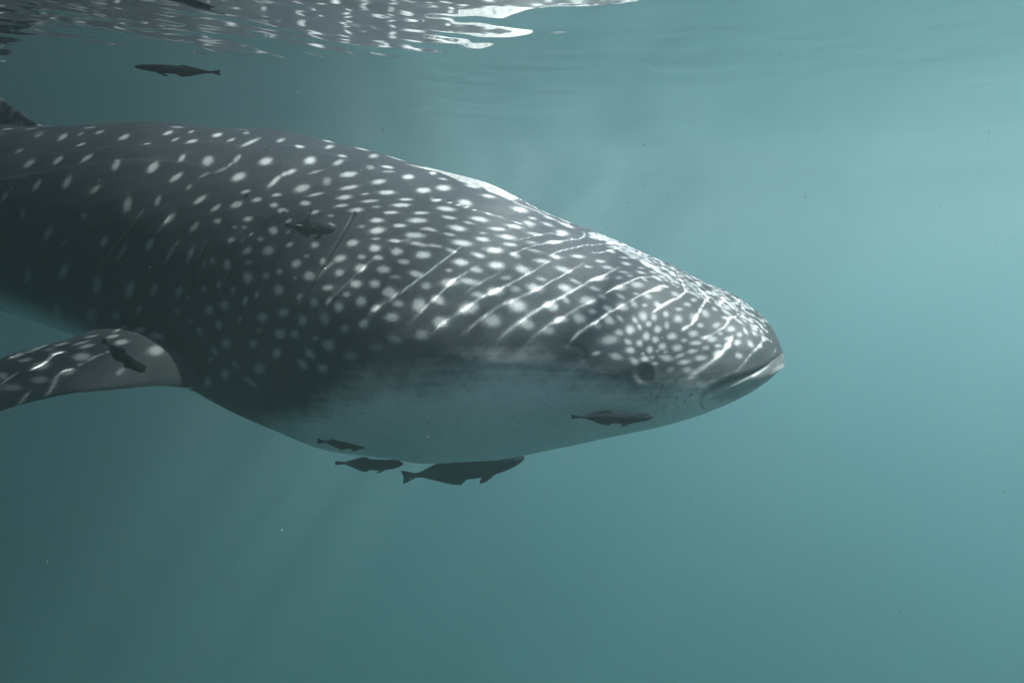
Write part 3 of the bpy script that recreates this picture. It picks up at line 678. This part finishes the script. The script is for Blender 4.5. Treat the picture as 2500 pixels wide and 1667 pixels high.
# ------------------------------------------------------------------ caustic lines, put into the water sheet's transparency
# each line: photo points on the hide (x, y, half width in px, strength)
LIGHT_LINES = [
 [(1126, 603, 3, .4), (1090, 630, 4, .9), (1050, 661, 3.5, 1), (979, 713, 3, 1), (947, 734, 3.5, .7), (923, 751, 5, .5), (905, 762, 5, .2)],
 [(1171, 645, 3, .2), (1146, 661, 3, .5), (1111, 681, 4, .9), (1096, 694, 6, 1.3), (1074, 716, 4, 1), (1050, 737, 3.5, .8), (1032, 758, 4, .6), (998, 786, 5, .2)],
 [(1222, 665, 4, .15), (1194, 678, 4, .35), (1162, 697, 4, .4), (1133, 718, 5, .15)],
 [(1343, 637, 3, .2), (1297, 664, 3.5, .7), (1254, 689, 3.5, .7), (1209, 710, 5, 1.2), (1165, 732, 4, .6), (1139, 753, 6, .5), (1091, 780, 6, .5), (1066, 802, 6, .5), (1058, 808, 5, .1)],
 [(1424, 644, 3, .4), (1400, 656, 3, .9), (1345, 688, 3, .7), (1299, 712, 4, 1), (1268, 726, 4, .4), (1222, 745, 4, .6), (1194, 763, 3.5, .8), (1162, 788, 4, .9), (1135, 810, 4.5, .8)],
 [(1510, 652, 4, .2), (1489, 665, 4, .4), (1464, 677, 5, .9), (1448, 681, 4, .7), (1400, 709, 4, 1.1), (1363, 729, 5, 1.3), (1321, 751, 6, 1.4), (1289, 772, 8, 1.1), (1257, 793, 9, .8), (1231, 816, 10, .6)],
 [(1452, 734, 6, .15), (1414, 749, 6, .3), (1390, 765, 6, .35), (1360, 782, 7, .6), (1345, 788, 6, .5), (1318, 810, 5, .5), (1292, 831, 5, .25)],
 [(1632, 700, 4, .4), (1615, 697, 4, .9), (1589, 710, 4.5, 1.2), (1565, 720, 3, .3), (1533, 737, 2.5, .45), (1493, 760, 3.5, .6), (1470, 774, 4, .7), (1446, 790, 4, .9), (1422, 806, 4, .9), (1399, 822, 5, 1)],
 [(1600, 674, 3, .3), (1588, 676, 3, .4), (1559, 678, 3.5, .6), (1535, 689, 3, .6), (1504, 703, 5, .7), (1480, 716, 3, .4)],
 [(1664, 690, 3, .6), (1677, 711, 3.5, 1), (1655, 727, 3, 1), (1626, 740, 5, 1.5), (1607, 754, 4.5, 1.1), (1590, 767, 3.5, .7)],
 [(1704, 706, 2.5, .5), (1718, 716, 3, .9), (1732, 729, 3, 1), (1721, 735, 4.5, 1.1), (1712, 751, 3, .8), (1704, 770, 4, 1), (1696, 781, 4.5, 1.1), (1684, 796, 3, .9), (1668, 801, 6, 1.1)],
 [(1799, 772, 3, .5), (1779, 777, 5, .8), (1777, 789, 4.5, .8), (1767, 799, 3, .7), (1743, 813, 3, .6), (1721, 826, 4, .35)],
 [(1787, 822, 5, .7), (1780, 840, 5, .9), (1772, 849, 8, 1.3), (1759, 864, 7, 1.3), (1735, 887, 5, 1), (1715, 899, 6, 1.1), (1700, 907, 6, .7), (1684, 918, 5, .35)],
 [(1865, 828, 4, .5), (1852, 845, 3.5, .8), (1831, 867, 3, .8), (1818, 885, 3, .8), (1802, 901, 3.5, .4)],
 [(1802, 732, 3, .4), (1814, 751, 3, .7), (1823, 767, 3, .6)],
 [(1740, 712, 3, .3), (1772, 731, 3, .8), (1756, 740, 3, .7), (1764, 753, 2.5, .4)],
 [(1050, 483, 1.6, .3), (1082, 490, 1.6, .8), (1114, 499, 1.8, 1), (1165, 515, 1.8, .9), (1217, 529, 3, 1), (1240, 537, 1.7, .9), (1273, 547, 1.6, .9), (1300, 556, 1.6, .5), (1337, 567, 1.6, .3)],
 [(1254, 588, 2, .15), (1305, 577, 2, .6), (1343, 569, 2, 1), (1369, 575, 1.8, .6), (1400, 585, 2, .9)],
 [(1424, 566, 2.5, .6), (1428, 572, 3, 1), (1426, 577, 4, 1.1), (1414, 585, 2.5, 1), (1400, 585, 2.5, .9), (1353, 591, 5, .8), (1305, 599, 2, .5), (1273, 610, 2.5, .6), (1249, 623, 4, .4)],
 [(1265, 613, 1.6, .3), (1305, 617, 1.6, .6), (1345, 624, 1.6, .6), (1385, 630, 1.6, .2)],
 [(1540, 602, 2.5, .4), (1510, 595, 2.5, .8), (1494, 592, 2.2, 1), (1472, 597, 2.2, 1), (1429, 598, 2.2, .9), (1400, 605, 2.5, .9), (1361, 615, 4, .9), (1342, 622, 3, .6)],
 [(1515, 606, 2.5, .4), (1489, 611, 3, .9), (1464, 618, 3, .7), (1446, 617, 3, .3)],
 [(1560, 614, 3, .7), (1566, 612, 3, .5), (1556, 622, 3, .3)],
 [(909, 632, 4, .25), (888, 656, 5, .6), (873, 668, 3, .3), (859, 681, 3.5, .25), (812, 726, 3.5, .3), (796, 742, 5, .35)],
 [(1030, 590, 6, .15), (1000, 588, 8, .2), (960, 586, 6, .15)],
 [(1880, 896, 2, .2), (1871, 892, 3, .3), (1864, 905, 3, .4), (1839, 915, 3, .4), (1831, 931, 3, .5), (1823, 947, 3, .3)],
 [(1893, 852, 2.5, .5), (1885, 872, 2.5, .3)],
 [(1640, 666, 2, .5), (1668, 688, 2, .9), (1663, 700, 2, .4)],
 [(1698, 688, 2, .4), (1722, 706, 2, .9), (1740, 722, 2, .4)],
 [(1762, 728, 2, .5), (1790, 752, 2, .9), (1812, 776, 2, .5)],
 [(1800, 766, 2, .4), (1838, 790, 2.5, .9), (1872, 818, 2, .7)],
 [(1560, 636, 2, .4), (1598, 652, 2, .8), (1612, 664, 2, .4)],
 [(1848, 812, 2.5, .6), (1866, 822, 3, 1), (1884, 834, 2, .5)],
 [(1610, 640, 2.5, .3), (1621, 650, 3, .7), (1612, 644, 3, .5)],
 [(271, 856, 2.1, 0.30), (230, 872, 2.4, 0.30), (191, 891, 2.4, 0.21)],
 [(172, 902, 4.9, 0.21), (152, 906, 4.2, 0.24), (140, 914, 3.5, 0.30), (134, 933, 4.2, 0.30), (118, 960, 3.5, 0.30), (112, 971, 2.8, 0.24)],
 [(156, 859, 2.8, 0.24), (134, 863, 4.2, 0.60), (108, 888, 3.5, 0.54), (80, 901, 4.9, 0.60)],
 [(70, 955, 3.5, 0.30), (58, 973, 3.5, 0.42), (46, 992, 3.5, 0.30)],
 [(42, 910, 2.8, 0.18), (20, 925, 3.5, 0.21), (0, 940, 2.8, 0.12)],
 [(240, 800, 1.4, 0.18), (205, 822, 1.4, 0.36), (140, 838, 1.5, 0.54), (100, 845, 1.4, 0.30), (66, 856, 1.8, 0.48), (24, 873, 1.8, 0.48)],
]
def hit_points(pts):
    """3-D places on hide or fin under photo points"""
    cand = np.concatenate([NEAR[::2, ::2].reshape(-1, 3)[(FACING[::2, ::2] > .03).ravel()], PFG[::2, :110:1].reshape(-1, 3)])
    cx, cy_ = proj(cand); keep = (cx > -40) & (cx < 2000); cand, cx, cy_ = cand[keep], cx[keep], cy_[keep]
    order = np.argsort(cx); cand, cx, cy_ = cand[order], cx[order], cy_[order]
    out = []
    for x, y in pts:
        a, b = np.searchsorted(cx, (x-7, x+7)); d = np.hypot(cx[a:b]-x, cy_[a:b]-y)
        if b <= a: out.append(np.array([np.nan]*3)); continue
        c = cand[a:b]; ok = d < 5
        if ok.any(): 
            yy = c[:, 1].copy(); yy[~ok] = 99; ymin = yy.min(); d2 = d.copy(); d2[(c[:, 1] > ymin+.12)] = 1e9; out.append(c[np.argmin(d2)])
        else: out.append(c[np.argmin(d)])
    return np.array(out)
def to_water(P):
    Q = P.copy(); h = np.full(len(P), .75)
    for _ in range(4):
        Q = P+TO_SUN*((h-P[:, 2])/TO_SUN[2])[:, None]; h = tide(Q[:, 0], Q[:, 1])
    return Q

gx = np.concatenate([-np.geomspace(69, 3.0, 60), np.arange(-2.9, 1.95, .0058), np.geomspace(2.0, 69, 60)])
gy = np.concatenate([np.linspace(-19, 0.2, 24), np.arange(.3, 1.55, .02), np.arange(1.56, 3.75, .0058), np.arange(3.78, 7, .03), np.geomspace(7.1, 109, 80)])
XX, YY = np.meshgrid(gx, gy, indexing='ij'); ZZ = tide(XX, YY)
lens = np.zeros(XX.shape)  # light mask of the caustic lines, tints the sheet's transparency
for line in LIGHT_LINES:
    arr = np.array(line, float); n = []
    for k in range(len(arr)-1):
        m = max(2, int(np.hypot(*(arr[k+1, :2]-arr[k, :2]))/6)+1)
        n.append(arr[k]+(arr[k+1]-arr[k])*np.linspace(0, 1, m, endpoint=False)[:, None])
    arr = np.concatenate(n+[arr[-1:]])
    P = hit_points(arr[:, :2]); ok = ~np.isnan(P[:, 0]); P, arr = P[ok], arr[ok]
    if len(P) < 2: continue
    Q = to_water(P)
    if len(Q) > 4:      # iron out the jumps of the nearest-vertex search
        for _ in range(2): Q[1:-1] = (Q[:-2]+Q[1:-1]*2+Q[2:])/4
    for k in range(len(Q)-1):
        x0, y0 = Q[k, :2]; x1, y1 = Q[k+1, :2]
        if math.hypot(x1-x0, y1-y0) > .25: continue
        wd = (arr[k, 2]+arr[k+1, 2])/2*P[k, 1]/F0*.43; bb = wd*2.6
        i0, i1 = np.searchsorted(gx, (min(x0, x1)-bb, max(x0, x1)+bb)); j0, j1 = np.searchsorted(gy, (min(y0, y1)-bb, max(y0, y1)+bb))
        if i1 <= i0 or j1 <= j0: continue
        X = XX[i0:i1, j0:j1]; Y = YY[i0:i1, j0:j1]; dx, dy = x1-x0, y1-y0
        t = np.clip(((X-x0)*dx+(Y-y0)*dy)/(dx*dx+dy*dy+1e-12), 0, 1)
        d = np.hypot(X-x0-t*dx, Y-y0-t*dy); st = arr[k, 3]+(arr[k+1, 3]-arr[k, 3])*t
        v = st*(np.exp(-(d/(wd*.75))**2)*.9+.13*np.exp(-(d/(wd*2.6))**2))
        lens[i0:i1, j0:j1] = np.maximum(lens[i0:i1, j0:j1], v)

# ------------------------------------------------------------------ water surface, sea bed, the water itself
def water_material():
    m = bpy.data.materials.new("water_surface"); m.use_nodes = True; nt = m.node_tree; nt.nodes.clear()
    out = N(nt, "ShaderNodeOutputMaterial"); geo = N(nt, "ShaderNodeNewGeometry")
    dot = N(nt, "ShaderNodeVectorMath", operation='DOT_PRODUCT')
    nt.links.new(geo.outputs["Incoming"], dot.inputs[0]); nt.links.new(geo.outputs["Normal"], dot.inputs[1])
    c = math_node(nt, 'ABSOLUTE', dot.outputs["Value"])
    mr = N(nt, "ShaderNodeMapRange"); mr.inputs[1].default_value = .62; mr.inputs[2].default_value = .69    # total reflection beyond 48.6 degrees
    nt.links.new(c, mr.inputs[0])
    at_ = N(nt, "ShaderNodeAttribute"); at_.attribute_name = "lens"  # painted light: caustic lines, sun mask and light-shaft bands
    sep = N(nt, "ShaderNodeSeparateColor"); nt.links.new(at_.outputs["Color"], sep.inputs[0])
    big = noise(nt, 3.6, 3, .55, (1.0, .08, 1.0)); med = noise(nt, 6.0, 2, .5, (1.0, .14, 1.0))
    base = math_node(nt, 'ADD', math_node(nt, 'MULTIPLY', math_node(nt, 'MULTIPLY', math_node(nt, 'SUBTRACT', big, .5), BASE_BIG), sep.outputs[2]), BASE_LIGHT)
    base = math_node(nt, 'ADD', base, math_node(nt, 'MULTIPLY', math_node(nt, 'SUBTRACT', med, .5), BASE_MED))
    base = math_node(nt, 'MAXIMUM', base, .12)
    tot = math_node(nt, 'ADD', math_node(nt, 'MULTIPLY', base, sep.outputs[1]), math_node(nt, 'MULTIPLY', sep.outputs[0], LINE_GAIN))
    comb = N(nt, "ShaderNodeCombineColor")
    for i in range(3): nt.links.new(tot, comb.inputs[i])
    tr = N(nt, "ShaderNodeBsdfTransparent"); nt.links.new(comb.outputs[0], tr.inputs[0])
    gl = N(nt, "ShaderNodeBsdfGlossy"); gl.inputs["Roughness"].default_value = .03; gl.inputs[0].default_value = (.96, .98, .98, 1)
    mx = N(nt, "ShaderNodeMixShader"); nt.links.new(mr.outputs[0], mx.inputs[0])
    nt.links.new(gl.outputs[0], mx.inputs[1]); nt.links.new(tr.outputs[0], mx.inputs[2]); nt.links.new(mx.outputs[0], out.inputs[0])
    return m
BASE_LIGHT, BASE_BIG, BASE_MED, LINE_GAIN = .82, 1.2, .5, 8.0

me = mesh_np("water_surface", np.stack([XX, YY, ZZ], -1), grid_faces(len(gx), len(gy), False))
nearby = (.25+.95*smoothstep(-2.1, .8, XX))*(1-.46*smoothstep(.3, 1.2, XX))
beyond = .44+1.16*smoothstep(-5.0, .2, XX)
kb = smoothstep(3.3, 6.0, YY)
sun_mask = (nearby*(1-kb)+beyond*kb)*(1-.82*(1-smoothstep(-.5, 0.1, XX))*(1-smoothstep(2.25, 2.55, YY)))  # hand-shaped mask in the sheet's transparency
streak = .55+2.6*(1-smoothstep(2.1, 2.5, YY)*(1-smoothstep(4.0, 5.0, YY)))  # gain of the light-shaft bands put into the sheet's transparency
set_attr(me, "lens", np.stack([lens, sun_mask, streak, 1+0*lens], -1))
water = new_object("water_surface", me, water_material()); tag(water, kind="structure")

bx = np.linspace(-69, 69, 90); by = np.linspace(-19, 109, 90); BX, BY = np.meshgrid(bx, by, indexing='ij')
BZ = -16+.5*np.sin(BX*.13+1)*np.cos(BY*.11)+.15*np.sin(BX*.7+BY*.4)
bed = new_object("seabed", mesh_np("seabed", np.stack([BX, BY, BZ], -1), grid_faces(90, 90, False)), M_SAND); tag(bed, kind="structure")

bm = bmesh.new(); bmesh.ops.create_cube(bm, size=1.0); hm = bpy.data.meshes.new("haze"); bm.to_mesh(hm); bm.free()
haze = new_object("haze", hm); haze.scale = (140, 130, 19.3); haze.location = (0, 45, 1.25-19.3/2); tag(haze, kind="stuff")
vm = bpy.data.materials.new("sea_water"); vm.use_nodes = True; nt = vm.node_tree; nt.nodes.clear()
vo = N(nt, "ShaderNodeOutputMaterial"); pv = N(nt, "ShaderNodeVolumePrincipled"); nt.links.new(pv.outputs[0], vo.inputs["Volume"])
pv.inputs["Color"].default_value = (*WATER_COLOR, 1); pv.inputs["Density"].default_value = WATER_DENSITY
pv.inputs["Anisotropy"].default_value = WATER_ANISO; pv.inputs["Absorption Color"].default_value = (*WATER_ABSORB, 1)
hm.materials.append(vm)

# ------------------------------------------------------------------ the fish that follow the shark
def fish_body(name, L, prof, bend=0.0, ns=60, nr=24):
    """prof: rows of (t from snout 0 to tail 1, half height above, half height below, half width)"""
    prof = np.array(prof); t = np.linspace(0, 1, ns)**1.0; t = np.sin(t*math.pi/2)**1.3 if False else t
    a = curve(prof[:, 0], prof[:, 1], t)*L; b = curve(prof[:, 0], prof[:, 2], t)*L; w = curve(prof[:, 0], prof[:, 3], t)*L
    th = np.linspace(0, 2*math.pi, nr, endpoint=False)
    x = (0.5-t)*L; sb = bend*L*np.sin((t-.5)*math.pi)
    G = np.stack([x[:, None]+0*th, w[:, None]*np.cos(th)[None]+sb[:, None], np.where(np.sin(th) > 0, a[:, None], b[:, None])*np.sin(th)[None]], -1)
    V = np.concatenate([G.reshape(-1, 3), G[0].mean(0)[None], G[-1].mean(0)[None]])
    j = np.arange(nr); j2 = (j+1) % nr; b0 = (ns-1)*nr
    tr = np.concatenate([np.stack([np.full(nr, ns*nr), j, j2], -1), np.stack([np.full(nr, ns*nr+1), b0+j2, b0+j], -1)])
    return mesh_np(name, V, grid_faces(ns, nr, True)[:, ::-1], tr[:, ::-1] if False else tr)

def outline_fin(name, pts, L, th=.012, axis='y', off=0.0):
    """a thin fin from its outline in the fish's side plane, thicker at the root"""
    bm = bmesh.new(); n = len(pts)
    def mk(s): return [bm.verts.new((x*L, s*th*L*.5+off*L, z*L) if axis == 'y' else (x*L, z*L, s*th*L*.5)) for x, z in pts]
    A = mk(1); B = mk(-1)
    bm.faces.new(A); bm.faces.new(B[::-1])
    for i in range(n): bm.faces.new((A[i], B[i], B[(i+1) % n], A[(i+1) % n]))
    bmesh.ops.recalc_face_normals(bm, faces=bm.faces)
    bmesh.ops.triangulate(bm, faces=[f for f in bm.faces if len(f.verts) > 4])
    me = bpy.data.meshes.new(name); bm.to_mesh(me); bm.free(); return me

P_REMORA = [(0, .004, .004, .006), (.03, .020, .022, .030), (.10, .032, .045, .050), (.22, .042, .066, .060), (.38, .048, .080, .060), (.55, .046, .075, .050), (.70, .038, .055, .036), (.84, .024, .030, .020), (.93, .016, .017, .010), (1, .014, .014, .006)]
P_SLIM = [(0, .004, .004, .006), (.03, .022, .022, .026), (.10, .038, .040, .042), (.25, .055, .058, .052), (.42, .062, .068, .052), (.6, .055, .062, .044), (.75, .040, .045, .030), (.88, .022, .024, .015), (1, .015, .015, .006)]

def make_fish(label, cat, name, pos, L, yaw, pitch, roll=0, deep=1.0, prof=P_REMORA, tail='fork', disc=True, bend=0.0, streak=False, group="fish following the whale shark"):
    root = empty(name, pos); tag(root, label, cat, group)
    new_object("body", fish_body("fish_body", L, prof, bend), M_FISH, root)
    tb = -bend*L if False else 0
    if tail == 'fork': pts = [(-.47, .015), (-.54, .034), (-.585, .042), (-.568, .006), (-.585, -.040), (-.54, -.032), (-.47, -.015)]
    else: pts = [(-.47, .014), (-.53, .020), (-.575, .024), (-.580, 0), (-.575, -.024), (-.53, -.020), (-.47, -.014)]
    tf = new_object("tail_fin", outline_fin("fish_tail", pts, L), M_FISH_FIN, root); tf.location.y = bend*L*math.sin(.5*math.pi)
    new_object("dorsal_fin", outline_fin("fish_dorsal", [(-.02, .046), (-.10, .078), (-.17, .070), (-.34, .034), (-.40, .020), (-.2, .03)], L, .008), M_FISH_FIN, root)
    new_object("anal_fin", outline_fin("fish_anal", [(-.02, -.072), (-.09, -.105), (-.17, -.092), (-.34, -.040), (-.40, -.022), (-.2, -.04)], L, .008), M_FISH_FIN, root)
    for s in (1, -1):
        pf = new_object("pectoral_fin", outline_fin("fish_pectoral", [(.30, -.01), (.27, .012), (.17, .035), (.10, .022), (.14, -.015), (.25, -.030)], L, .006), M_FISH_FIN, root)
        pf.location = (0, s*.050*L, 0); pf.rotation_euler = (s*-.25, 0, s*-.28)
        pv_ = new_object("pelvic_fin", outline_fin("fish_pelvic", [(.24, -.062), (.14, -.105), (.07, -.112), (.12, -.072)], L, .006), M_FISH_FIN, root)
        pv_.location = (0, s*.018*L, 0)
        ey = new_object("eye", uv_sphere("fish_eye", .011*L, 14, 10), M_EYE, root); ey.location = (.405*L, s*.043*L, .008*L)
    if disc:
        d = new_object("sucking_disc", uv_sphere("sucking_disc", .10*L, 24, 12, .13), M_FISH_FIN, root); d.scale = (1, .38, 1); d.location = (.36*L, 0, .036*L)
        slat = outline_fin("disc_ridge", [(-.0028, 0), (.0028, 0), (.0018, .006), (-.0018, .006)], L, .052)
        for i in range(9):
            o = new_object("disc_ridge", slat, None, d) if i else new_object("disc_ridge", slat, M_FISH, d)
            o.location = ((-.072+i*.018)*L, 0, .0105*L)
    if streak:
        st = new_object("pale_stripe", fish_body("fish_stripe", L*.16, [(0, .003, .003, .01), (.5, .045, .045, .02), (1, .003, .003, .01)], 0, 14, 8), M_FISH_PALE, root); st.location = (-.27*L, -.038*L, .012*L)
    root.scale = (1, deep**.5, deep)
    root.rotation_euler = (math.radians(roll), math.radians(pitch), math.radians(yaw))
    return root

def place(px, py, Y): return tuple(at(px, py, Y))

# sizes: photo length in px times distance over focal length
make_fish("dark slim fish close against the shark's spotted flank behind the gill slits", "fish", "remora", place(762, 556, 2.02), .131, 14, 5, deep=2.2, prof=P_SLIM, disc=False, tail='round', streak=True)
make_fish("dark fish swimming steeply down across the shark's pectoral fin", "fish", "remora", place(306, 872, 1.98), .140, 8, 38, deep=1.7, prof=P_REMORA, bend=.05, disc=True)
make_fish("dark long fish hanging just below the shark's eye and cheek", "fish", "remora", tuple(near_point(1500, 985)[0]+np.array([0, -.03, -.035])), .235, 2, 1, deep=1.1, prof=P_REMORA, tail='round')
make_fish("small faint fish below the pale belly, above the pair of remoras", "fish", "remora", place(850, 1082, 2.35), .185, 6, 6, deep=1.35, prof=P_REMORA)
make_fish("smaller left remora of the pair just under the belly", "fish", "remora", place(908, 1131, 3.12), .295, 4, 2, deep=1.4, prof=P_REMORA, tail='round')
make_fish("largest remora just under the shark's belly, its head furthest right", "fish", "remora", place(1143, 1139, 3.02), .525, 2, -9, deep=1.45, prof=P_REMORA)
make_fish("dim added fish in place of a mirror image, just under the water surface beneath the shark's reflection", "fish", "remora", place(425, 170, 2.38), .265, 180, -4, deep=.8, prof=P_SLIM, disc=False)  # solid fish added where only a remora's mirror image would show

# plankton and specks drifting in the water
def plankton():
    r = np.random.default_rng(20); V = []; T = []; base = np.array([[1, 0, 0], [-1, 0, 0], [0, 1, 0], [0, -1, 0], [0, 0, 1], [0, 0, -1]], float)
    F = np.array([[0, 2, 4], [2, 1, 4], [1, 3, 4], [3, 0, 4], [2, 0, 5], [1, 2, 5], [3, 1, 5], [0, 3, 5]])
    for i in range(4500):
        Y = .7+r.random()**.6*4.5; px, py = r.uniform(-500, 3000), r.uniform(60, 2000); p = at(px, py, Y)
        if p[2] > .6: continue
        s = (.0006+.0022*r.random()**4)*(.4+.45*Y)
        R = np.linalg.qr(r.normal(size=(3, 3)))[0]
        T.append(F+len(V)*6); V.append(p+(base*np.array([1, .8, .6])*s)@R.T)
    return mesh_np("plankton", np.concatenate(V), None, np.concatenate(T), False)
pk = new_object("plankton", plankton(), M_SNOW); tag(pk, "tiny pale specks of plankton drifting in the water", "plankton", kind="stuff")
